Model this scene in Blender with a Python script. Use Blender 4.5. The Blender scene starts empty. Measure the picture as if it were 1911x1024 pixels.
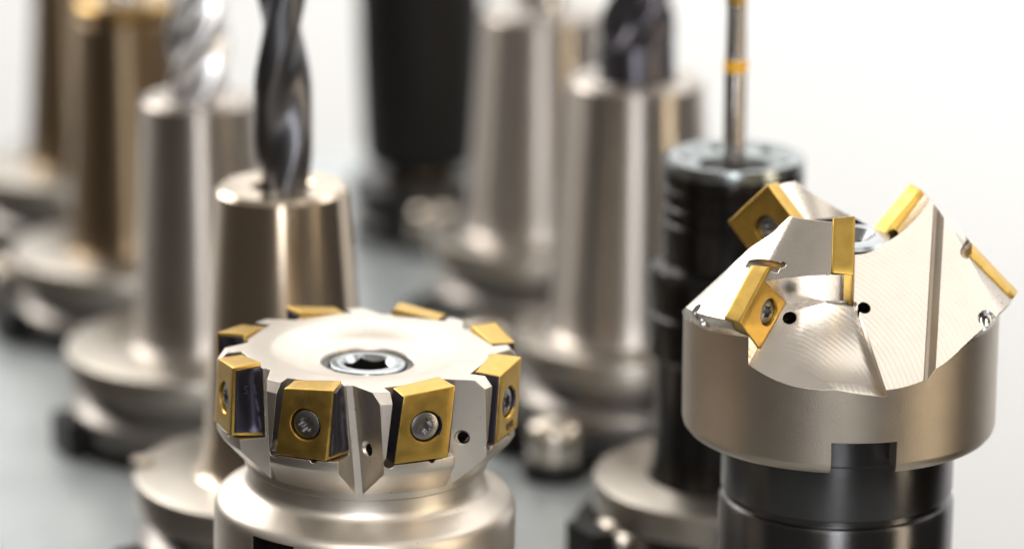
import bpy, bmesh, math, random
from mathutils import Vector, Matrix
random.seed(4)
PI = math.pi
S = 0.001                      # everything below is modelled in millimetres
sc = bpy.context.scene
col = sc.collection
rad = math.radians

# ------------------------------------------------------------------ materials
def new_mat(name):
    m = bpy.data.materials.new(name); m.use_nodes = True
    nt = m.node_tree; nt.nodes.clear()
    out = nt.nodes.new('ShaderNodeOutputMaterial')
    b = nt.nodes.new('ShaderNodeBsdfPrincipled')
    nt.links.new(b.outputs[0], out.inputs[0])
    return m, nt, b

def mat(name, base, rough, metal=1.0, grain=0.0, grain_scale=4.0, aniso=0.0, var=0.0, var_scale=0.15,
        bevel=0.0, rings=0.0, spec=0.5, coat=0.0, specks=0.0, arcs=0.0, rvar=0.0, lathe=0.0, turn=0.0):
    m, nt, b = new_mat(name)
    N = nt.nodes.new; L = nt.links.new
    b.inputs['Base Color'].default_value = (*base, 1)
    b.inputs['Roughness'].default_value = rough
    b.inputs['Metallic'].default_value = metal
    b.inputs['Specular IOR Level'].default_value = spec
    if coat: b.inputs['Coat Weight'].default_value = coat
    tc = N('ShaderNodeTexCoord'); mp = N('ShaderNodeMapping')
    mp.inputs['Scale'].default_value = (1000, 1000, 1000)      # texture space in mm
    L(tc.outputs['Object'], mp.inputs['Vector'])
    V = mp.outputs[0]
    colour = None
    if var or specks:
        n = N('ShaderNodeTexNoise'); n.inputs['Scale'].default_value = var_scale; n.inputs['Detail'].default_value = 5
        L(V, n.inputs['Vector'])
        r = N('ShaderNodeMapRange'); r.inputs['From Min'].default_value = .3; r.inputs['From Max'].default_value = .7
        r.inputs['To Min'].default_value = 1 - var; r.inputs['To Max'].default_value = 1 + var * .5
        L(n.outputs['Fac'], r.inputs['Value'])
        mx = N('ShaderNodeMix'); mx.data_type = 'RGBA'; mx.blend_type = 'MULTIPLY'; mx.inputs['Factor'].default_value = 1
        mx.inputs['A'].default_value = (*base, 1); L(r.outputs[0], mx.inputs['B'])
        colour = mx.outputs['Result']
        if specks:
            vn = N('ShaderNodeTexNoise'); vn.inputs['Scale'].default_value = 1.1; vn.inputs['Detail'].default_value = 3
            L(V, vn.inputs['Vector'])
            vr = N('ShaderNodeMapRange'); vr.inputs['From Min'].default_value = .70; vr.inputs['From Max'].default_value = .76
            vr.inputs['To Max'].default_value = specks; L(vn.outputs['Fac'], vr.inputs['Value'])
            m2 = N('ShaderNodeMix'); m2.data_type = 'RGBA'; L(vr.outputs[0], m2.inputs['Factor'])
            L(colour, m2.inputs['A']); m2.inputs['B'].default_value = (.05, .04, .035, 1)
            colour = m2.outputs['Result']
        L(colour, b.inputs['Base Color'])
    if rvar:
        n = N('ShaderNodeTexNoise'); n.inputs['Scale'].default_value = .35; n.inputs['Detail'].default_value = 4
        L(V, n.inputs['Vector'])
        r = N('ShaderNodeMapRange'); r.inputs['From Min'].default_value = .3; r.inputs['From Max'].default_value = .7
        r.inputs['To Min'].default_value = rough - rvar; r.inputs['To Max'].default_value = rough + rvar
        L(n.outputs['Fac'], r.inputs['Value']); L(r.outputs[0], b.inputs['Roughness'])
    nrm = None
    if bevel:
        bv = N('ShaderNodeBevel'); bv.samples = 4; bv.inputs['Radius'].default_value = bevel * S
        nrm = bv.outputs[0]
    def bump(h, strength, dist):
        nonlocal nrm
        bp = N('ShaderNodeBump'); bp.inputs['Strength'].default_value = strength; bp.inputs['Distance'].default_value = dist * S
        L(h, bp.inputs['Height'])
        if nrm: L(nrm, bp.inputs['Normal'])
        nrm = bp.outputs[0]
    if grain:
        n = N('ShaderNodeTexNoise'); n.inputs['Scale'].default_value = grain_scale; n.inputs['Detail'].default_value = 2
        L(V, n.inputs['Vector']); bump(n.outputs['Fac'], grain, .12)
    if arcs:                                   # arc marks left by a milling cutter
        mq = N('ShaderNodeMapping'); mq.inputs['Location'].default_value = (16, 36, 30); L(V, mq.inputs['Vector'])
        w = N('ShaderNodeTexWave'); w.wave_type = 'RINGS'; w.rings_direction = 'SPHERICAL'
        w.inputs['Scale'].default_value = .3; w.inputs['Distortion'].default_value = 9; w.inputs['Detail'].default_value = 3
        w.inputs['Detail Scale'].default_value = .12
        L(mq.outputs[0], w.inputs['Vector']); bump(w.outputs['Fac'], arcs, .10)
    if turn:                                   # faint facing marks round the axis
        w = N('ShaderNodeTexWave'); w.wave_type = 'RINGS'; w.rings_direction = 'Z'
        w.inputs['Scale'].default_value = .55; w.inputs['Distortion'].default_value = 1.5; w.inputs['Detail'].default_value = 2; w.inputs['Detail Scale'].default_value = .2
        L(V, w.inputs['Vector']); bump(w.outputs['Fac'], turn, .05)
    if lathe:                                  # fine turning marks along Z
        w = N('ShaderNodeTexNoise'); w.noise_dimensions = '3D'; w.inputs['Scale'].default_value = 1; w.inputs['Detail'].default_value = 4
        ms = N('ShaderNodeMapping'); ms.inputs['Scale'].default_value = (.01, .01, 5); L(V, ms.inputs['Vector'])
        L(ms.outputs[0], w.inputs['Vector']); bump(w.outputs['Fac'], lathe, .05)
    if nrm: L(nrm, b.inputs['Normal'])
    if aniso:
        b.inputs['Anisotropic'].default_value = aniso
        b.inputs['Anisotropic Rotation'].default_value = .25
        tg = N('ShaderNodeTangent'); tg.direction_type = 'RADIAL'; tg.axis = 'Z'
        L(tg.outputs[0], b.inputs['Tangent'])
    return m

M = {}
M['nickel'] = mat('satin_nickel', (.67, .615, .55), .39, turn=.05, grain=.22, grain_scale=5, var=.04, bevel=.28, specks=.5, rvar=.015)
M['nickel_side'] = mat('bead_blasted_nickel', (.46, .40, .335), .36, grain=.5, grain_scale=6, var=.05, bevel=.3, aniso=.45, rvar=.01)
M['nickel_bright'] = mat('polished_nickel_land', (.66, .605, .54), .27, grain=.14, grain_scale=5, var=.04, bevel=.28, specks=.4, rvar=.015)
M['machined'] = mat('machined_steel', (.78, .72, .65), .25, grain=.08, grain_scale=5, arcs=.06, var=.05, bevel=.2)
M['gold'] = mat('titanium_nitride_gold', (.60, .39, .095), .38, grain=.10, grain_scale=5, var=.10, var_scale=.5, rvar=.05)
M['carbide'] = mat('dark_carbide', (.075, .07, .095), .34, metal=.85, grain=.2, grain_scale=4, var=.15, var_scale=.6)
M['screw'] = mat('grey_screw_steel', (.32, .31, .305), .30, grain=.12, grain_scale=5, var=.12, var_scale=.8, bevel=.1)
M['socket'] = mat('zinc_screw', (.42, .45, .47), .24, bevel=.15, grain=.08, grain_scale=4, var=.1, var_scale=.6)
M['dark'] = mat('cavity_shade_black', (.010, .009, .008), .7, metal=0, spec=.05)  # shade inside holes, slots and sockets painted near-black; also on engraved ticks
M['black'] = mat('black_oxide', (.058, .056, .057), .30, metal=.9, grain=.16, grain_scale=3, aniso=.9, bevel=.3, lathe=.5, spec=.5)
M['holder'] = mat('ground_holder_steel', (.62, .52, .41), .22, aniso=.94, lathe=.15, var=.04)
M['satin_holder'] = mat('satin_holder_steel', (.42, .38, .345), .37, aniso=.88, lathe=.2, var=.05)
M['flange'] = mat('flange_steel', (.42, .385, .34), .36, aniso=.4, grain=.15, var=.06)
M['dark_holder'] = mat('brown_holder_steel', (.22, .16, .10), .36, aniso=.85)
M['drill'] = mat('dark_coated_drill', (.17, .17, .185), .38, metal=1, grain=.06)
M['bright'] = mat('bright_carbide', (.78, .78, .80), .16)
M['bluedark'] = mat('dark_shank', (.09, .085, .10), .25, metal=.9)
M['gloss'] = mat('glossy_black_oxide', (.035, .033, .033), .22, metal=.9, grain=.08, aniso=.6)
M['plastic'] = mat('black_plastic', (.006, .0055, .0055), .5, spec=.25, metal=0, grain=.2, grain_scale=2)
M['knob'] = mat('plated_knob', (.56, .50, .43), .26, aniso=.2)
M['tapsteel'] = mat('tap_steel', (.42, .39, .37), .22, aniso=.5)
M['plate'] = mat('blue_grey_plate', (.42, .455, .47), .34, metal=.35, grain=.08, grain_scale=1.2, var=.10, var_scale=.05)
M['yellow'] = mat('yellow_ring_paint', (.80, .42, .02), .4, metal=0)
M['wall'] = mat('white_wall', (.86, .86, .855), .9, metal=0, var=.015, var_scale=.006)
M['ink'] = mat('laser_mark', (.07, .04, .012), .6, metal=0)

M['brass'] = mat('dull_brass', (.42, .27, .10), .25, aniso=.3)
M['pale'] = mat('pale_carbide', (.90, .90, .93), .36)
M['shank'] = mat('black_shank_oxide', (.085, .083, .085), .27, grain=.14, grain_scale=7, aniso=.93, bevel=.3, lathe=.2)
# ------------------------------------------------------------------ mesh helpers (mm)
def finish(bm, name, mats, angle=32):
    bmesh.ops.recalc_face_normals(bm, faces=bm.faces)
    me = bpy.data.meshes.new(name); bm.to_mesh(me); bm.free()
    return dress(me, mats, angle)

def dress(me, mats, angle=32):
    if not isinstance(mats, (list, tuple)): mats = [mats]
    idx = [p.material_index for p in me.polygons]              # clear() would reset them
    me.materials.clear()
    for m in mats: me.materials.append(m)
    me.polygons.foreach_set('material_index', [min(i, len(mats) - 1) for i in idx])
    for p in me.polygons: p.use_smooth = True
    me.set_sharp_from_angle(angle=rad(angle))
    return me

def obj(name, me, parent=None, loc=(0, 0, 0), matrix=None):
    """link a mesh modelled in mm; the data is scaled to metres once"""
    if not me.get('scaled'):
        me.transform(Matrix.Scale(S, 4)); me['scaled'] = 1
    o = bpy.data.objects.new(name, me); col.objects.link(o)
    if parent: o.parent = parent
    if matrix is not None:
        mm = matrix.copy(); mm.translation = mm.translation * S; o.matrix_local = mm
    else: o.location = Vector(loc) * S
    return o

def thing(name, label, cat, loc, rz=0, group=None):
    o = bpy.data.objects.new(name, None); col.objects.link(o)
    o.empty_display_size = .02
    o.location = Vector(loc) * S; o.rotation_euler = (0, 0, rz)
    return tag(o, label, cat, group)

def tag(o, label, cat, group=None):
    o['label'] = label; o['category'] = cat; o['kind'] = 'thing'
    if group: o['group'] = group
    return o

def revolve(bm, prof, seg=96, mi=0, closed_ends=True):
    rings = []
    for r, z in prof:
        if r < 1e-6: rings.append([bm.verts.new((0, 0, z))])
        else: rings.append([bm.verts.new((r * math.sin(2 * PI * k / seg), -r * math.cos(2 * PI * k / seg), z)) for k in range(seg)])
    for a, b in zip(rings, rings[1:]):
        for k in range(seg):
            k2 = (k + 1) % seg
            if len(a) == 1 and len(b) == 1: continue
            if len(a) == 1: f = bm.faces.new((a[0], b[k2], b[k]))
            elif len(b) == 1: f = bm.faces.new((a[k], a[k2], b[0]))
            else: f = bm.faces.new((a[k], a[k2], b[k2], b[k]))
            f.material_index = mi
    return rings

def radial_normals(me, z0, z1):
    """true cylinder normals on the upright faces between z0 and z1, whatever a boolean left of them"""
    me.update()
    nr = [Vector(c.vector) for c in me.corner_normals]
    for p in me.polygons:
        c = p.center
        if z0 < c.z < z1 and abs(p.normal.z) < .08 and p.normal.dot(Vector((c.x, c.y, 0)).normalized()) > .96:
            for li in p.loop_indices:
                v = me.vertices[me.loops[li].vertex_index].co
                nr[li] = Vector((v.x, v.y, 0)).normalized()
    me.normals_split_custom_set(nr)
    return me

def lathe(name, prof, mats, seg=96, angle=32):
    bm = bmesh.new(); revolve(bm, prof, seg)
    return finish(bm, name, mats, angle)

def hexa(bm, c, mi=0):
    """c: TL,TR,BR,BL outer then TL,TR,BR,BL inner"""
    v = [bm.verts.new(p) for p in c]
    fs = [(0, 1, 2, 3), (7, 6, 5, 4), (0, 4, 5, 1), (1, 5, 6, 2), (2, 6, 7, 3), (3, 7, 4, 0)]
    out = []
    for f in fs:
        q = bm.faces.new([v[i] for i in f]); q.material_index = mi; out.append(q)
    return v, out

def prism(bm, pts_a, pts_b, mi=0):
    a = [bm.verts.new(p) for p in pts_a]; b = [bm.verts.new(p) for p in pts_b]
    n = len(a)
    fs = [bm.faces.new(a), bm.faces.new(b[::-1])]
    for i in range(n):
        fs.append(bm.faces.new((a[i], b[i], b[(i + 1) % n], a[(i + 1) % n])))
    for f in fs: f.material_index = mi
    return fs

def cyl(bm, p, d, r, l0, l1, seg=32, mi=0, r1=None):
    """cylinder about axis p + t d, t from l0 to l1"""
    d = Vector(d).normalized(); p = Vector(p)
    x = d.orthogonal().normalized(); y = d.cross(x)
    r1 = r if r1 is None else r1
    A = [p + d * l0 + (x * math.cos(2 * PI * k / seg) + y * math.sin(2 * PI * k / seg)) * r for k in range(seg)]
    B = [p + d * l1 + (x * math.cos(2 * PI * k / seg) + y * math.sin(2 * PI * k / seg)) * r1 for k in range(seg)]
    return prism(bm, A, B, mi)

def box(bm, x0, x1, y0, y1, z0, z1, mi=0):
    hexa(bm, [(x0, y0, z1), (x1, y0, z1), (x1, y0, z0), (x0, y0, z0), (x0, y1, z1), (x1, y1, z1), (x1, y1, z0), (x0, y1, z0)], mi)

def mesh_of(bm):
    bmesh.ops.recalc_face_normals(bm, faces=bm.faces)
    if bm.calc_volume(signed=True) < 0: bmesh.ops.reverse_faces(bm, faces=bm.faces)
    me = bpy.data.meshes.new('tmp'); bm.to_mesh(me); bm.free(); return me

def boolean(me, cutters, op='DIFFERENCE'):
    """me minus every cutter mesh (mm); face material indices of the cutters are kept"""
    o = bpy.data.objects.new('tmp_body', me); col.objects.link(o)
    slots = 6
    for _ in range(slots - len(me.materials)): me.materials.append(None)
    tmp = [o]
    for c in cutters:
        for _ in range(slots - len(c.materials)): c.materials.append(None)
        k = bpy.data.objects.new('tmp_cut', c); col.objects.link(k); tmp.append(k)
        md = o.modifiers.new('b', 'BOOLEAN'); md.operation = op; md.object = k; md.solver = 'EXACT'
        md.use_self = False
        try: md.material_mode = 'INDEX'
        except Exception: pass
    bpy.context.view_layer.update()
    dg = bpy.context.evaluated_depsgraph_get()
    res = bpy.data.meshes.new_from_object(o.evaluated_get(dg))
    for t in tmp: bpy.data.objects.remove(t)
    return res

def rot(phi): return Matrix.Rotation(phi, 4, 'Z')
# azimuth phi: 0 towards the camera (-Y), 90 to the right (+X); t = tangent (counter-clockwise), r = outward
def tr(phi, t, r, z):
    return Vector((r * math.sin(phi) + t * math.cos(phi), -r * math.cos(phi) + t * math.sin(phi), z))

# ------------------------------------------------------------------ clamp screw with a six-lobe recess (mm, head top at z = 0)
def make_screw_mesh(R, name='clamp_screw'):
    bm = bmesh.new()
    revolve(bm, [(0, 0), (R * .5, -.02), (R * .8, -.12), (R * .93, -.25), (R, -.55), (R, -1.4), (R * .6, -2.6), (0, -2.6)], 48)
    head = mesh_of(bm)
    bm = bmesh.new()
    n = 60
    pr = [(.50 + .10 * math.cos(6 * 2 * PI * k / n)) * R for k in range(n)]
    A = [(pr[k] * math.cos(2 * PI * k / n), pr[k] * math.sin(2 * PI * k / n), 1) for k in range(n)]
    B = [(pr[k] * math.cos(2 * PI * k / n) * .93, pr[k] * math.sin(2 * PI * k / n) * .93, -1.15) for k in range(n)]
    prism(bm, A, B)
    c = mesh_of(bm)
    me = boolean(head, [c]); me.name = name
    return dress(me, M['screw'], 30)

def text_mesh(body, size, thick=.03):
    cu = bpy.data.curves.new('txt', 'FONT'); cu.body = body; cu.size = size; cu.align_x = 'CENTER'; cu.align_y = 'CENTER'
    cu.extrude = thick; cu.resolution_u = 3
    o = bpy.data.objects.new('txt', cu); col.objects.link(o)
    bpy.context.view_layer.update()
    me = bpy.data.meshes.new_from_object(o.evaluated_get(bpy.context.evaluated_depsgraph_get()))
    bpy.data.objects.remove(o); me.name = 'number_marking'
    return dress(me, M['ink'])

def frame_matrix(o, x, n):
    n = n.normalized(); x = (x - n * x.dot(n)).normalized(); y = n.cross(x)
    m = Matrix((x, y, n)).transposed().to_4x4(); m.translation = o
    return m

def insert_mesh(corners, bev, hole_r, F, mats, name='cutting_insert'):
    """bevelled block with a countersunk screw hole about the frame F's z axis"""
    bm = bmesh.new(); hexa(bm, corners)
    bmesh.ops.recalc_face_normals(bm, faces=bm.faces)
    bmesh.ops.subdivide_edges(bm, edges=list(bm.edges), cuts=5, use_grid_fill=True)
    bm.normal_update()
    bmesh.ops.bevel(bm, geom=[e for e in bm.edges if e.calc_face_angle() > .6], offset=bev, segments=3, profile=.5, affect='EDGES')
    body = mesh_of(bm)
    p = F.translation; d = F.to_3x3() @ Vector((0, 0, 1))
    bm = bmesh.new(); cyl(bm, p, d, hole_r, -2.9, 3, 40); c1 = mesh_of(bm)
    bm = bmesh.new(); cyl(bm, p, d, hole_r * .95, -.6, .9, 40, r1=hole_r * 1.22); c2 = mesh_of(bm)
    me = boolean(body, [c1, c2]); me.name = name
    return dress(me, mats, 28)

# ================================================================== FACE MILL (left, in focus)
FX, FY, FZ = -29.7, 686.0, 80.2
face_mill = thing('face_mill', 'squat face mill with a pale flat face and eight gold inserts around its rim', 'milling cutter', (FX, FY, FZ), rad(2.5))
face_mill.rotation_euler = (0, rad(1.6), rad(2.5))        # sits a touch askew in its seat
prof = [(0, -14), (9.4, -14), (9.4, -3.4), (9.8, -2.75), (10.3, -2.55), (12.9, -2.5), (13.6, -2.35), (15, -1.7), (17.5, -.75), (19.4, -.18), (20.4, 0),
        (29.3, 0), (30.95, -1.9), (31.0, -2.4), (31.0, -16.3), (30.6, -17.0), (25.9, -22.0), (25.3, -22.7), (25.2, -24.0), (24.6, -24.5), (24.6, -26.9), (24.8, -27.6),
        (25.3, -28.4), (26.2, -29.1), (29.6, -31.0), (30.5, -31.6), (31.1, -32.4), (31.4, -33.3), (31.45, -34.5), (31.45, -50), (30.5, -51), (0, -51)]
bm = bmesh.new(); revolve(bm, prof, 192); base = mesh_of(bm)
gul, pok, hol, rel = bmesh.new(), bmesh.new(), bmesh.new(), bmesh.new()
for k in range(8):
    ph = rad(22.5 + 45 * k)
    # slanted V gullet in front of the cutting face
    top = [(5.9, 40), (4.9, 24.6), (6.2, 24.2), (26.5, 34.3)]
    bot = [(5.0, 40), (7.9, 24.0), (9.4, 23.5), (27.0, 33.2)]
    lay = [[gul.verts.new(tr(ph, a[0] + (b[0] - a[0]) * w, a[1] + (b[1] - a[1]) * w, 4 - 30 * w)) for a, b in zip(top, bot)] for w in [i / 10 for i in range(11)]]
    gul.faces.new(lay[0]); gul.faces.new(lay[-1][::-1])
    for A_, B_ in zip(lay, lay[1:]):
        for i in range(4): gul.faces.new((A_[i], B_[i], B_[(i + 1) % 4], A_[(i + 1) % 4]))
    # pocket with a gap on the trailing side
    O = [(-6.75, 34, 4), (6.6, 34, 4), (7.4, 34, -14.2), (-8.5, 34, -14.75)]
    I = [(-6.75, 25.2, 4), (6.6, 25.2, 4), (7.4, 25.0, -14.2), (-8.5, 25.0, -14.75)]
    hexa(pok, [tr(ph, *p) for p in O] + [tr(ph, *p) for p in I])
    cyl(rel, tr(ph, -7.7, 25, -14.2), tr(ph, 0, 1, 0), 1.15, -.3, 10, 20)
    cyl(rel, tr(ph, 1.2, 25, -14.2), tr(ph, 0, 1, 0), .8, -.3, 10, 16)
    # coolant hole in the gullet's back wall
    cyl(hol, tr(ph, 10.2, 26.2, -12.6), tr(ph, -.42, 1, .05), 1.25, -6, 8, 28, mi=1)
chm = bmesh.new()
for k in range(8):
    ph = rad(22.5 + 45 * k)
    cyl(chm, tr(ph, 10.2, 25.05, -12.6), tr(ph, -.42, 1, .05), 1.1, -.7, 1.0, 28, r1=2.35)
slot = bmesh.new()
ps = rad(-37)
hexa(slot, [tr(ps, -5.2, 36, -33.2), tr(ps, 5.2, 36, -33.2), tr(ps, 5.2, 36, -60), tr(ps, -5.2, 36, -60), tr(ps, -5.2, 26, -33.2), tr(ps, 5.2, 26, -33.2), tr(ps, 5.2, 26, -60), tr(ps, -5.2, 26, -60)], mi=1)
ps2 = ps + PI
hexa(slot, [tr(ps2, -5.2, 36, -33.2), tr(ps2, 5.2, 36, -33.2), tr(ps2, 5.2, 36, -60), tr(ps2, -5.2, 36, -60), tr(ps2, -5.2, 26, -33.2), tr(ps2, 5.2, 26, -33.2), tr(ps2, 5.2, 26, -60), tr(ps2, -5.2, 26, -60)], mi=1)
me = boolean(base, [mesh_of(gul), mesh_of(pok), mesh_of(rel), mesh_of(chm), mesh_of(hol), mesh_of(slot)]); me.name = 'cutter_body'
obj('cutter_body', dress(me, [M['nickel'], M['dark']], 30), face_mill)

# centre screw
bm = bmesh.new()
revolve(bm, [(0, -2.85), (7.2, -2.85), (7.75, -3.1), (8.1, -4.2), (8.1, -13), (0, -13)], 96)
scr = mesh_of(bm)
bm = bmesh.new(); cyl(bm, (0, 0, 0), (0, 0, 1), 4.35, -4.1, -2.3, 64, r1=6.1); cone = mesh_of(bm)
bm = bmesh.new(); cyl(bm, (0, 0, 0), (0, 0, 1), 5.1, -10, -1, 6, mi=1); hx = mesh_of(bm)
ticks = bmesh.new()
for a, ln in ((62, .9), (69, .9), (78, .5), (95, .9), (-70, .7), (-78, .5), (-86, .8), (118, .6), (128, .8), (-120, .7)):
    a = rad(a); R0 = 6.65
    hexa(ticks, [tr(a, -.13, R0 + ln / 2, -2.5), tr(a, .13, R0 + ln / 2, -2.5), tr(a, .13, R0 + ln / 2, -3), tr(a, -.13, R0 + ln / 2, -3),
                 tr(a, -.13, R0 - ln / 2, -2.5), tr(a, .13, R0 - ln / 2, -2.5), tr(a, .13, R0 - ln / 2, -3), tr(a, -.13, R0 - ln / 2, -3)], mi=1)
me = boolean(scr, [cone, hx, mesh_of(ticks)]); me.name = 'centre_screw'
obj('centre_screw', dress(me, [M['socket'], M['dark']], 30), face_mill)
M['collar'] = mat('blackened_collar', (.03, .027, .025), .3, metal=.6)
obj('screw_collar', lathe('screw_collar', [(8.15, -3.6), (9.38, -3.15), (9.38, -8), (8.15, -8), (8.15, -3.6)], M['collar']), face_mill)

# one insert, in tooth space at azimuth 0 (t = +X, r = -Y)
def T(t, r, z): return Vector((t, -r, z))
OC = [T(-5.35, 31.0, -.25), T(6.15, 31.7, .95), T(4.75, 31.7, -13.9), T(-7.1, 31.0, -14.3)]
IC = [T(-5.35, 25.6, .0), T(5.2, 25.4, 1.2), T(6.9, 25.3, -13.9), T(-7.1, 25.4, -14.3)]
ctr = sum(OC, Vector()) / 4
xa = (OC[1] - OC[0]) + (OC[2] - OC[3]); na = xa.cross((OC[0] - OC[3]) + (OC[1] - OC[2])); 
Fi = frame_matrix(ctr + Vector((-.1, 0, -.2)), xa, na)
if Fi.to_3x3().col[2].y > 0: Fi = frame_matrix(ctr, xa, -na)
sh_ = Vector((-.5, 0, 0))
_im = insert_mesh([OC[0], OC[1] + sh_, OC[2] + sh_, OC[3], IC[0], IC[1] + sh_, IC[2] + sh_, IC[3]], .30, 3.25, Fi, [M['gold'], M['carbide']])
for p in _im.polygons:
    if p.normal.x < -.75: p.material_index = 1
ins_me = _im
screw_me = make_screw_mesh(3.02)
# dark cutting face with a chip-breaker: a shaped slab lying on the insert's leading side
def rake_mesh():
    bm = bmesh.new(); NU, NV = 14, 22
    a0, a1, b1, b0 = OC[1], IC[1], IC[2], OC[2]       # outer top, inner top, inner bottom, outer bottom
    nrm = (a1 - a0).cross(b0 - a0).normalized()
    if nrm.x < 0: nrm = -nrm
    grid = []
    for j in range(NV + 1):
        v = .05 + .90 * j / NV; row = []
        for i in range(NU + 1):
            u = .12 + .85 * i / NU
            p = a0.lerp(a1, u).lerp(b0.lerp(b1, u), v)
            edge = max(abs(u - .545) / .425, abs(v - .5) / .45)
            mid = .58 + .25 * (v - .5)
            g = -.44 * math.exp(-((u - mid) / .20) ** 2) * min(1, (1 - edge) * 7)
            ridge = .26 * math.exp(-((u - mid - .22) / .05) ** 2) * min(1, max(0, (1 - edge)) * 6)
            lip = -.28 * max(0, (v - .82) / .18) * math.exp(-((u - .5) / .12) ** 2)
            rd = -.16 * max(0, (edge - .93) / .07)
            row.append(bm.verts.new(p + nrm * (g + ridge + lip + rd)))
        grid.append(row)
    for j in range(NV):
        for i in range(NU): bm.faces.new((grid[j][i], grid[j][i + 1], grid[j + 1][i + 1], grid[j + 1][i]))
    rim = [grid[0][i] for i in range(NU + 1)] + [grid[j][NU] for j in range(1, NV + 1)] + [grid[NV][i] for i in range(NU - 1, -1, -1)] + [grid[j][0] for j in range(NV - 1, 0, -1)]
    low = [bm.verts.new(v.co - nrm * 1.3) for v in rim]
    n = len(rim)
    for i in range(n): bm.faces.new((rim[i], rim[(i + 1) % n], low[(i + 1) % n], low[i]))
    bm.faces.new(low[::-1])
    # small raised marks on the face
    return finish(bm, 'rake_face', M['carbide'], 40)
rake_me = rake_mesh()
num_me = text_mesh('060', 2.3)
M['faint'] = mat('moulded_mark', (.26, .26, .30), .3, metal=.9)
glyph_me = text_mesh('S', 2.6); glyph_me.materials[0] = M['faint']
rn = (IC[1] - OC[1]).cross(OC[2] - OC[1]); rn = rn if rn.x > 0 else -rn
Fr = frame_matrix((OC[1] + IC[1] + IC[2] + OC[2]) / 4 + Vector((.12, -.5, 2.4)), IC[1] - OC[1], rn)
def place_insert(root, k, number):
    ph = rad(22.5 + 45 * k); R = rot(ph)
    o = obj('cutting_insert', ins_me, root, matrix=R)
    s = obj('clamp_screw', screw_me, o, matrix=Fi @ Matrix.Translation((0, 0, -.35)) @ Matrix.Rotation(.4 + k, 4, 'Z'))
    obj('rake_face', rake_me, o)
    if k == 6: obj('moulded_mark', glyph_me, o, matrix=Fr)
    if number == 1: obj('number_marking', num_me, o, matrix=Fi @ Matrix.Translation((.1, 4.9, .10)))
    if number == 2: obj('number_marking', num_me, o, matrix=Fi @ Matrix.Translation((.2, -5.0, .10)) @ Matrix.Rotation(PI, 4, 'Z'))
for k in range(8):
    place_insert(face_mill, k, {7: 1, 1: 2}.get(k, 0))
# arbor and flange under the cutter
obj('arbor', lathe('arbor', [(0, -48), (24, -48), (24, -52.2), (24.5, -53), (24.5, -54.5), (23, -55.2), (0, -55.2)], M['black']), face_mill)
obj('arbor_flange', lathe('arbor_flange', [(0, -55), (30.5, -55), (31.5, -56), (31.5, -62), (27, -65), (27, -67), (31.5, -70), (31.5, -76), (30, -77), (0, -77)], M['flange']), face_mill)

# ================================================================== CHAMFER MILL (right, in focus)
CX, CY, CZ = 68.2, 692.0, 102.9
cham = thing('chamfer_mill', 'tall conical chamfer mill with deep flutes and gold square inserts on a black shank', 'milling cutter', (CX, CY, CZ), rad(-5.6))
def cone_c(deg):
    q = (20 - deg) % 120
    return 25.0 if q < 56 else 25.0 - (q - 56) / 64 * 6.3
bm = bmesh.new(); SEG = 180; rings = []
def ring(fn): rings.append([bm.verts.new((fn(2 * k)[0] * math.sin(rad(2 * k)), -fn(2 * k)[0] * math.cos(rad(2 * k)), fn(2 * k)[1])) for k in range(SEG)])
def crest(d): c = cone_c(d); r = (c + 10.2) / 2; return (r, c - r)
def rim(d): c = cone_c(d); r = 33.3 + (c - 18.7) * .36; return (r, c - r)
ring(lambda d: (10.9, 0.0)); ring(crest); ring(rim)
ring(lambda d: (rim(d)[0] - .15, rim(d)[1] - .5))
ring(lambda d: (33.0, rim(d)[1] - 2.6)); ring(lambda d: (32.6, rim(d)[1] - 4.0))
for p in ((32.6, -38.9), (32.3, -40.0), (31.5, -41.0)): ring(lambda d, p=p: p)
for a, b in zip(rings, rings[1:]):
    for k in range(SEG):
        k2 = (k + 1) % SEG; bm.faces.new((a[k], a[k2], b[k2], b[k]))
bm.faces.new(rings[0][::-1]); bm.faces.new(rings[-1])
for f in bm.faces:
    c = f.calc_center_median()
    if c.z < -17 and abs(f.normal.z) < .9: f.material_index = 2
base = mesh_of(bm)
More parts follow.
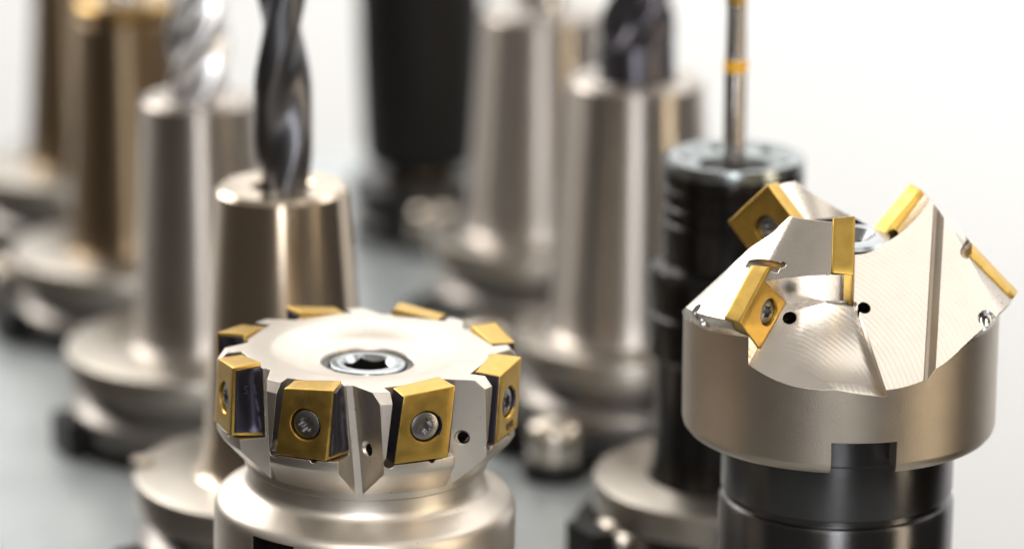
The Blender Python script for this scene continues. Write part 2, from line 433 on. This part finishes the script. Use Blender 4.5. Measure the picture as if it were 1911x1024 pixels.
def flute(phi0):
    R = rot(rad(phi0))
    n = Vector((.28, -1, 1)).normalized(); sd = Vector((0, -.7071, -.7071)); u = sd.cross(n); u = u if u.x > 0 else -u
    s = sd + u * -.04
    a0 = .6
    sec = [(a0, 0), (17.0, 0), (17.3, -.25), (17.9, -.25), (18.9, .5), (19.2, .75), (70, .75), (70, 40), (a0 - .194 * 41, 40)]
    bm = bmesh.new()
    base_n = 7.35 + (2.8 if phi0 == 240 else 0)
    P = lambda a, b, c: R @ (u * a + n * (base_n + b) + s * c)
    fs = prism(bm, [P(a, b, -40) for a, b in sec], [P(a, b, 70) for a, b in sec], 1)
    for k in (3, 4, 5, 6): fs[k].material_index = 2
    c1 = mesh_of(bm)
    # lower step in front of the outer insert
    bm = bmesh.new(); bmesh.ops.create_cube(bm, size=160)
    tC = Vector((math.cos(rad(-35)), math.sin(rad(-35)), 0))
    n2 = Vector((-.15, -1, 1)); K = 9.7 / n2.length; n2.normalize()
    bm0 = bm
    def keep(co, no, bm=None):
        bm = bm or bm0
        no = Vector(no)
        g = bm.verts[:] + bm.edges[:] + bm.faces[:]
        bmesh.ops.bisect_plane(bm, geom=g, plane_co=co, plane_no=no, clear_inner=True)
        ed = [x for x in bm.edges if len(x.link_faces) == 1]
        if ed: bmesh.ops.holes_fill(bm, edges=ed)
    keep(n2 * K, n2); keep(sd * 19.4, sd)
    keep(tC * .55, tC); keep(Vector((2.2, 0, 0)), Vector((-1, 0, 0)))
    for f in bm.faces: f.material_index = 1
    bm.transform(R); c2 = mesh_of(bm)
    bm = bmesh.new(); RS = 30
    cyl(bm, n2 * K + sd * 28.3 + n2 * (RS - .65), Vector((1, .15, -.15)), RS, -40, 40, 220, 1)
    keep(sd * 19.5, sd, bm); keep(tC * .7, tC, bm); keep(Vector((3.2, 0, 0)) + sd * 20, Vector((-1, 0, 0)) + sd * .33, bm)
    for f in bm.faces: f.material_index = 1
    bm.transform(R); c3 = mesh_of(bm)
    return c1, c2, c3
cut = []
for a in (0, 120, 240): cut += flute(a)
# inserts: frame of the cone at azimuth phi: e1 down the slope, e2 out of the cone, e3 = t
def cone_pt(phi, s, w, t):
    r = (w + s) * .7071; z = (w - s) * .7071
    return tr(phi, t, r, z)
hol, rel, rel2, bal = bmesh.new(), bmesh.new(), bmesh.new(), bmesh.new()
for a in (0, 120, 240):
    R = rot(rad(a)); n = Vector((0, -.7071, .7071)); sd = Vector((0, -.7071, -.7071))
    p = Vector((4.6, 0, 0)) + n * 7.0 + sd * 20.6
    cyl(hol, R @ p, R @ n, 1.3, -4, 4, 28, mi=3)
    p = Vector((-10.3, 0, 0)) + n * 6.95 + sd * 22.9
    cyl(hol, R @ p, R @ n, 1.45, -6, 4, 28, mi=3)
    # relief at the inner corner of the outer insert
    ph = rad(a - 35)
    cyl(rel, cone_pt(ph, 19.0, 17.2, 0), tr(ph, 1, 0, 0), 1.25, -6, 3, 24, mi=2)
    cyl(rel2, cone_pt(ph, 18.2, 18.4, 3.1), cone_pt(ph, 0, 1, 0), .75, -2.4, 3, 20, mi=2)
    # drilled dimple near the outer end of the chip flute's far wall
    p = Vector((29.3, -15.7, -12.9))
    bmesh.ops.create_uvsphere(bal, u_segments=28, v_segments=18, radius=1.9, matrix=Matrix.Translation(R @ p) @ Matrix.Diagonal((1, 1, 1.2, 1)))
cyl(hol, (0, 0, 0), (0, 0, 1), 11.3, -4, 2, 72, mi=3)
for f in bal.faces: f.material_index = 4
L = 13.6; TH = 4.5
def square_insert(s0, w1, t0):
    """rake face towards +t at azimuth 0; sides taper inwards"""
    k = .45
    O = [cone_pt(0, s0, w1, t0), cone_pt(0, s0, w1 - L, t0), cone_pt(0, s0 + L, w1 - L, t0), cone_pt(0, s0 + L, w1, t0)]
    I = [cone_pt(0, s0 + k, w1 - .25, t0 - TH), cone_pt(0, s0 + k, w1 - L + k, t0 - TH), cone_pt(0, s0 + L - k, w1 - L + k, t0 - TH), cone_pt(0, s0 + L - k, w1 - .25, t0 - TH)]
    c = sum(O, Vector()) / 4
    F = frame_matrix(c, cone_pt(0, 1, 0, 0), Vector((1, 0, 0)))
    return O, I, F
SPEC = ((5.9, 18.15, 2.35, (0, 120, 240)), (19.4, 18.2, 1.0, (-35, 85, 205)))
pk = bmesh.new()
for s0, w1, t0, phs in SPEC:
    O, I, F = square_insert(s0, w1, t0)
    c = sum(O + I, Vector()) / 8
    for a in phs:
        R = rot(rad(a))
        up = Vector((.06, 0, 0))
        hexa(pk, [R @ (c + (p - c) * 1.015 + up) for p in O] + [R @ (c + (p - c) * 1.015) for p in I], 2)
notch = bmesh.new()
pn = rad(9.6)
for q in (pn, pn + PI):
    hexa(notch, [tr(q, -6.6, 40, -34.3), tr(q, 6.6, 40, -34.3), tr(q, 6.6, 40, -50), tr(q, -6.6, 40, -50), tr(q, -6.6, 20, -34.3), tr(q, 6.6, 20, -34.3), tr(q, 6.6, 20, -50), tr(q, -6.6, 20, -50)], 2)
me = boolean(base, cut + [mesh_of(pk), mesh_of(rel), mesh_of(rel2), mesh_of(hol), mesh_of(bal), mesh_of(notch)]); me.name = 'cutter_body'
obj('cutter_body', radial_normals(dress(me, [M['nickel_bright'], M['machined'], M['nickel_side'], M['dark'], M['bright']], 24), -39.2, -15), cham)

sq_screw = make_screw_mesh(2.55)
for s0, w1, t0, phs in SPEC:
    O, I, F = square_insert(s0, w1, t0)
    im = insert_mesh(O + I, .3, 2.75, F, M['gold'])
    for a in phs:
        o = obj('cutting_insert', im, cham, matrix=rot(rad(a)))
        obj('clamp_screw', sq_screw, o, matrix=F @ Matrix.Translation((0, 0, -.45)))
# centre screw
bm = bmesh.new(); revolve(bm, [(0, .1), (8.2, .1), (9.7, -.15), (10.4, -.9), (10.4, -3.9), (0, -3.9)], 96); a_ = mesh_of(bm)
bm = bmesh.new(); cyl(bm, (0, 0, 0), (0, 0, 1), 4.6, -2.9, .8, 48, r1=7.2); b1 = mesh_of(bm)
bm = bmesh.new(); cyl(bm, (0, 0, 0), (0, 0, 1), 5.2, -2.6, 2, 6, mi=1); b2 = mesh_of(bm)
me = boolean(a_, [b1, b2]); me.name = 'centre_screw'
obj('centre_screw', dress(me, [M['socket'], M['dark']], 30), cham)
# black shank with a drive key
sh = obj('shank', lathe('shank', [(0, -30), (24.9, -30), (24.9, -42.0), (24.3, -42.4), (24.3, -53.6), (24.0, -54.2), (23.5, -54.4), (23.5, -55.6), (24.2, -56.0), (24.6, -56.8), (24.6, -74), (0, -74)], M['shank'], 128), cham)
obj('shank_flange', lathe('shank_flange', [(0, -73.5), (24, -73.5), (30.8, -74), (31.6, -75), (31.6, -82), (27, -85), (27, -88), (31.6, -91), (31.6, -97), (30, -98), (0, -98)], M['flange']), cham)

# ================================================================== HOLDERS BEHIND
M['lower'] = mat('shaded_flange_steel', (.27, .25, .235), .36, aniso=.4, grain=.15, var=.06)  # flange steel darkened low down, standing in for shade round the bases
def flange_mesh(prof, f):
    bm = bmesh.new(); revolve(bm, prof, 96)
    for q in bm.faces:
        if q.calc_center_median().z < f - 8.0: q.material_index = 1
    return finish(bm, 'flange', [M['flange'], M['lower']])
def holder_thing(name, label, cat, x, y, r_top, z_top, r_bot, fl_r, fl_z, hm, bore=6.0, lip=1.0):
    t = thing(name, label, cat, (x, y, 0), group='tapered tool holders standing in two rows')
    zt = z_top; body = [(0, zt - 4), (bore, zt - 4), (bore, zt - .5), (bore + .6, zt + .2), (r_top - lip, zt), (r_top, zt - lip)]
    n = 10
    for i in range(1, n + 1):
        w = i / n; body.append((r_top + (r_bot - r_top) * (w + .12 * w * (w - 1)), zt - lip + (fl_z + 2.5 - zt + lip) * w))
    body += [(r_bot + .8, fl_z + 1), (r_bot + 2.5, fl_z - .2), (0, fl_z - .2)]
    obj('holder_body', lathe('holder_body', body, hm, 96), t)
    f = fl_z
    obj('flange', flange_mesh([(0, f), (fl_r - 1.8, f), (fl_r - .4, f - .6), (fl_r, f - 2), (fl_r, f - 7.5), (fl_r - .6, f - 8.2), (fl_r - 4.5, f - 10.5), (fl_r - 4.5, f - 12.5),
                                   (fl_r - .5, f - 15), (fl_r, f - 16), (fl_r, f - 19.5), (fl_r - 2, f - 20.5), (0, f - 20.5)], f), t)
    return t

def twist_mesh(R, z0, z1, flutes, lead, depth, width, mat_, name, seg=72, step=.7, right=1):
    bm = bmesh.new(); rings = []
    n = int((z1 - z0) / step)
    for i in range(n + 1):
        z = z0 + (z1 - z0) * i / n; row = []
        for k in range(seg):
            th = 2 * PI * k / seg
            q = (th - right * 2 * PI * z / lead) % (2 * PI / flutes)
            d = abs(q - PI / flutes) / rad(width)
            r = R if d >= 1 else R * (1 - depth * math.cos(PI / 2 * d) ** 1.2)
            row.append(bm.verts.new((r * math.sin(th), -r * math.cos(th), z)))
        rings.append(row)
    for a, b in zip(rings, rings[1:]):
        for k in range(seg): bm.faces.new((a[k], a[(k + 1) % seg], b[(k + 1) % seg], b[k]))
    bm.faces.new(rings[0][::-1]); bm.faces.new(rings[-1])
    return finish(bm, name, mat_, 35)

# drill in a polished holder
t = holder_thing('drill_holder', 'polished conical holder gripping a dark spiral drill, behind the face mill', 'drill', -52.6, 771, 15.2, 92.9, 19.8, 36, 25, M['holder'], bore=7.0)
obj('twist_drill', twist_mesh(6.6, 86, 152, 2, 84, .40, 64, M['drill'], 'twist_drill'), t, matrix=Matrix.Translation((.6, 0, 0)) @ Matrix.Rotation(rad(-13), 4, 'Z'))
bm = bmesh.new(); cyl(bm, (0, 0, 0), (0, 0, 1), 2.6, 0, 4.5, 20); 
me = finish(bm, 'flange_key', M['knob']); obj('flange_key', me, t, loc=(-34.2, 3, 21.5))
# end mills etc.
t = holder_thing('bright_mill_holder', 'satin conical holder with a bright silver fluted end mill, second in the left row', 'end mill', -80, 872, 15.1, 90.2, 18.7, 37, 25, M['satin_holder'], bore=8.2)
obj('end_mill', twist_mesh(8.2, 84, 150, 4, 60, .30, 38, M['pale'], 'end_mill'), t)
t = holder_thing('tool_holder', 'blurred brownish holder with a glinting rim, next to the tallest dark one at far left', 'tool holder', -110, 972, 14.4, 90.8, 18.2, 35, 23, M['dark_holder'], bore=5)
obj('tool_bit', lathe('tool_bit', [(0, 80), (4.5, 80), (4.5, 135), (3, 138), (0, 138)], M['bright']), t)
obj('brass_collar', lathe('brass_collar', [(5, 90.9), (13.2, 90.9), (14.2, 92), (14.2, 94.4), (12.8, 95.8), (5.2, 95.8), (5, 90.9)], M['brass']), t)
t = holder_thing('tool_holder', 'tall dark brown blurred holder at the far end of the left row', 'tool holder', -138.5, 1072, 9.5, 112, 15, 33, 23, M['dark_holder'], bore=4)
obj('tool_bit', lathe('tool_bit', [(0, 105), (3.5, 105), (3.5, 150), (0, 150)], M['bright']), t)
t = holder_thing('dark_mill_holder', 'tan conical holder clamping a dark shank with a shiny fluted tip, behind the tap chuck', 'end mill', 32, 873, 17.7, 94.9, 21.9, 31.8, 28, M['satin_holder'], bore=10.1)
obj('end_mill', lathe('mill_shank', [(0, 88), (9.8, 88), (9.8, 103.5), (9.5, 104.2), (0, 104.2)], M['bluedark']), t)
obj('fluted_tip', twist_mesh(9.7, 104, 150, 4, 62, .36, 40, M['bluedark'], 'fluted_tip'), t)
t = holder_thing('tool_holder', 'tan conical holder with pale top rim, beside the black cylinder', 'tool holder', 8.5, 972, 17.4, 92.3, 21.8, 32, 28, M['satin_holder'], bore=7.6)
obj('tool_bit', lathe('tool_bit', [(0, 85), (7.3, 85), (7.3, 140), (0, 140)], M['bright']), t)
# black cylinder tool
t = thing('black_boring_head', 'thick matte black cylindrical tool at the far end of the right row', 'tool holder', (-28.7, 1070, 0))
obj('tool_body', lathe('tool_body', [(0, 140), (20.2, 140), (19.6, 60), (18.6, 29), (17.6, 25), (14.5, 22.5), (0, 22.5)], M['plastic']), t)
obj('neck', lathe('neck', [(0, 24), (11, 24), (11, 19), (0, 19)], M['dark_holder']), t)
obj('flange', lathe('flange', [(0, 20), (21, 20), (23, 18.5), (23, 12), (20, 10), (20, 8), (23, 6), (23, 1.5), (0, 1.5)], M['black']), t)
# tap in a black collet chuck
t = thing('tap_chuck', 'black ringed collet chuck holding a thin steel tap with a yellow band', 'tap holder', (51, 776, 0))
ch = lathe('chuck_body', [(0, 96), (14, 96), (16.2, 95.8), (16.4, 95), (16.4, 93.6), (15.8, 93.2), (15.8, 92.2), (16.4, 91.8), (16.4, 89.4), (15.9, 89), (15.9, 88), (16.4, 87.6), (16.4, 85.4), (15.9, 85), (15.9, 84.2),
     (16.4, 83.8), (16.4, 77), (16.1, 75), (16.2, 74.2), (18.4, 73.4), (19.3, 72), (19.4, 70), (19.4, 64), (19.0, 63.5), (19.0, 62.6), (19.4, 62.2), (19.4, 52.5), (18.8, 51.8), (17.6, 51), (17.6, 36), (17.8, 28), (18.6, 24), (19.5, 22.1), (0, 22.1)], M['gloss'], 96)
obj('chuck_body', ch, t)
M['nutface'] = mat('nut_face_steel', (.26, .285, .29), .27, grain=.1, aniso=.2)
bm = bmesh.new(); revolve(bm, [(0, 95.5), (8.2, 95.5), (8.2, 96.6), (9.2, 97.0), (14.6, 98.8), (16.0, 98.6), (16.4, 97.8), (16.4, 95.9), (0, 95.9)], 96); a_ = mesh_of(bm)
bm = bmesh.new()
for i in range(6): cyl(bm, tr(rad(60 * i + 18), 0, 11.6, 0), (0, 0, 1), 1.3, 96.5, 101, 16, mi=1)
me = boolean(a_, [mesh_of(bm)]); me.name = 'clamp_nut'
obj('clamp_nut', dress(me, [M['nutface'], M['dark']], 30), t)
obj('collet', lathe('collet', [(0, 97.2), (5.2, 97.2), (6.4, 96.4), (8.1, 95.9), (0, 95.9)], M['plastic']), t)
tap = obj('tap', lathe('tap', [(0, 95), (2.55, 95), (2.55, 118.2), (2.35, 119), (2.3, 124), (2.2, 134.2), (0, 134.2)], M['tapsteel'], 40), t)
obj('yellow_band', lathe('yellow_band', [(2.3, 118.4), (2.75, 118.5), (2.75, 121), (2.3, 121.1), (2.3, 118.4)], M['yellow'], 40), tap)
obj('gold_tip', twist_mesh(2.45, 134.1, 158, 3, 40, .35, 36, M['gold'], 'gold_tip', seg=36), tap)
f = 22
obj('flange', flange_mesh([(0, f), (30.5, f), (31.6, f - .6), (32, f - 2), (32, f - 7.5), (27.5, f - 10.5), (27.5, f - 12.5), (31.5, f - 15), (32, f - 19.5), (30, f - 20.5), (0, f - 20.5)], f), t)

# black socket rings on the plate, each with a hooked lug
def socket(x, y, label, r=37.5, h=5):
    bm = bmesh.new()
    revolve(bm, [(r - 4, .05), (r - 4, h), (r - .8, h), (r, h - .8), (r, .05), (r - 4, .05)], 64)
    for sgn in (1,):
        a = rad(-62)
        c = [tr(a, -6, r + 4, h + 5), tr(a, 6, r + 4, h + 5), tr(a, 6, r + 4, .06), tr(a, -6, r + 4, .06), tr(a, -6, r - 2, h + 5), tr(a, 6, r - 2, h + 5), tr(a, 6, r - 2, .06), tr(a, -6, r - 2, .06)]
        hexa(bm, c)
    o = obj('tool_socket', finish(bm, 'tool_socket', M['plastic']), loc=(x, y, 0))
    tag(o, label, 'socket', 'black sockets under the tools')
for x, y, l in ((52, 776, 'black hooked plastic socket under the tap chuck'),
                (-52.6, 771, 'black plastic socket under the holder of the dark spiral drill'),
                (-80, 872, 'black plastic socket under the holder of the bright silver end mill'),
                (32, 873, 'black plastic socket under the tan holder with the dark shank'),
                (8.5, 972, 'black plastic socket under the tan holder beside the black cylinder'),
                (-110, 972, 'black plastic socket under the brownish holder with the glinting rim'),
                (-138.5, 1072, 'black plastic socket under the tall dark brown holder')):
    socket(x, y, l, h=10 if x == 52 else 5)

# domed knobs between the tools
def knob(x, y, label, r=7.2, h=16):
    t = thing('domed_knob', label, 'knob', (x, y, 0), group='domed knobs on the plate')
    p = [(0, h)] + [(r * math.sin(a), h - 4.2 + 4.2 * math.cos(a)) for a in [rad(9 * i) for i in range(1, 11)]]
    p += [(r, 5.2), (r - .4, 4.4), (0, 4.4)]
    obj('cap', lathe('cap', p, M['knob'], 64), t)
    obj('foot', lathe('foot', [(0, 4.5), (r + .6, 4.5), (r + 1.2, 3.6), (r + 1.2, .05), (0, .05)], M['plastic'], 64), t)
for x, y, l in ((25.8, 763, 'domed metal knob at the bottom edge, in front of the black hooked socket'),
                (11, 836, 'domed metal knob standing right of the face mill'),
                (-7.5, 919, 'domed metal knob peeking out just above the face mill inserts'),
                (-25, 1048, 'domed metal knob in front of the black cylindrical tool'),
                (-118, 1012, 'domed glinting knob left of the bright end mill holder'),
                (-140, 1100, 'domed glinting knob between the two brown holders'),
                (-152, 985, 'dim domed knob nearest the left edge')):
    knob(x, y, l)

# ================================================================== SETTING
def edge(y, off): return off - .27 * (y - 785)
bm = bmesh.new()
y0, y1 = 560, 1180
A = [(edge(y0, -124), y0, 0), (edge(y0, 104), y0, 0), (edge(y1, 104), y1, 0), (edge(y1, -124), y1, 0)]
prism(bm, A, [(x, y, -6) for x, y, z in A])
bmesh.ops.recalc_face_normals(bm, faces=bm.faces)
bmesh.ops.bevel(bm, geom=[e for e in bm.edges], offset=1.2, segments=3, affect='EDGES')
o = obj('shelf_plate', finish(bm, 'shelf_plate', M['plate'])); o['kind'] = 'structure'
bm = bmesh.new(); box(bm, -2200, 2200, 2000, 2020, -1500, 1600)
o = obj('backdrop_wall', finish(bm, 'backdrop_wall', M['wall'])); o['kind'] = 'structure'

# ================================================================== LIGHT
def area(name, loc, target, sx, sy, power, colour=(1, 1, 1)):
    l = bpy.data.lights.new(name, 'AREA'); l.shape = 'RECTANGLE'; l.size = sx * S; l.size_y = sy * S; l.energy = power; l.color = colour
    o = bpy.data.objects.new(name, l); col.objects.link(o); o.location = Vector(loc) * S
    o.rotation_euler = (Vector(target) - Vector(loc)).to_track_quat('-Z', 'Y').to_euler()
    return o
area('wall_light', (150, 1080, 620), (150, 2000, 600), 2000, 260, 19.5, (1, .998, .99))
area('wall_wash', (1500, 1150, 50), (1300, 2000, 0), 500, 1000, 9.0, (1, .998, .99))
area('front_top_lamp', (-60, 40, 720), (0, 720, 50), 420, 260, 2.0, (1, .95, .87))
area('ceiling_light', (100, 1650, 1150), (0, 800, 0), 1700, 500, 6.5, (1, .965, .91))
area('overhead_lamp', (400, 470, 920), (68, 692, 95), 260, 420, .45, (1, .95, .88))
area('front_strip_lamp', (0, -430, 420), (0, 800, 60), 130, 940, 5.2, (.95, .97, 1))  # unseen strip lamp behind the camera, shaped to give the vertical streaks
area('right_lamp', (760, 320, 230), (0, 800, 70), 80, 900, 2.6, (1, .84, .60))
area('left_lamp', (-600, 1280, 540), (0, 700, 80), 420, 460, 5.0, (1, .96, .90))
area('right_back_lamp', (720, 1000, 760), (68, 692, 95), 460, 460, 2.2, (1, .97, .93))

w = bpy.data.worlds.new('World'); sc.world = w; w.use_nodes = True
nt = w.node_tree; nt.nodes.clear()
wo = nt.nodes.new('ShaderNodeOutputWorld'); bg = nt.nodes.new('ShaderNodeBackground'); nt.links.new(bg.outputs[0], wo.inputs[0])
tc = nt.nodes.new('ShaderNodeTexCoord'); sx = nt.nodes.new('ShaderNodeSeparateXYZ'); nt.links.new(tc.outputs['Generated'], sx.inputs[0])
mr = nt.nodes.new('ShaderNodeMapRange'); mr.inputs['From Min'].default_value = -1; nt.links.new(sx.outputs['Z'], mr.inputs['Value'])
cr = nt.nodes.new('ShaderNodeValToRGB'); nt.links.new(mr.outputs[0], cr.inputs[0])
e = cr.color_ramp.elements
e[0].position = 0; e[0].color = (.03, .024, .018, 1); e[1].position = 1; e[1].color = (.42, .40, .37, 1)
x = cr.color_ramp.elements.new(.42); x.color = (.05, .041, .033, 1)
x = cr.color_ramp.elements.new(.56); x.color = (.10, .088, .075, 1)
nt.links.new(cr.outputs[0], bg.inputs[0]); bg.inputs[1].default_value = 1.0

# ================================================================== CAMERA
cam = bpy.data.cameras.new('Camera'); co = bpy.data.objects.new('Camera', cam); col.objects.link(co)
co.location = (0, 0, 292.8 * S); co.rotation_euler = (rad(90 - 16), 0, 0)
cam.sensor_width = 36; cam.lens = 6500 / 1911 * 36
cam.clip_start = .02; cam.clip_end = 50
cam.dof.use_dof = True; cam.dof.focus_distance = .694; cam.dof.aperture_fstop = 7.0; cam.dof.aperture_blades = 0
sc.camera = co
sc.view_settings.view_transform = 'Standard'; sc.view_settings.look = 'None'; sc.view_settings.exposure = .12; sc.view_settings.gamma = 1
sc.render.engine = 'CYCLES'
sc.cycles.max_bounces = 8; sc.cycles.use_denoising = True
sc.cycles.sample_clamp_indirect = 6
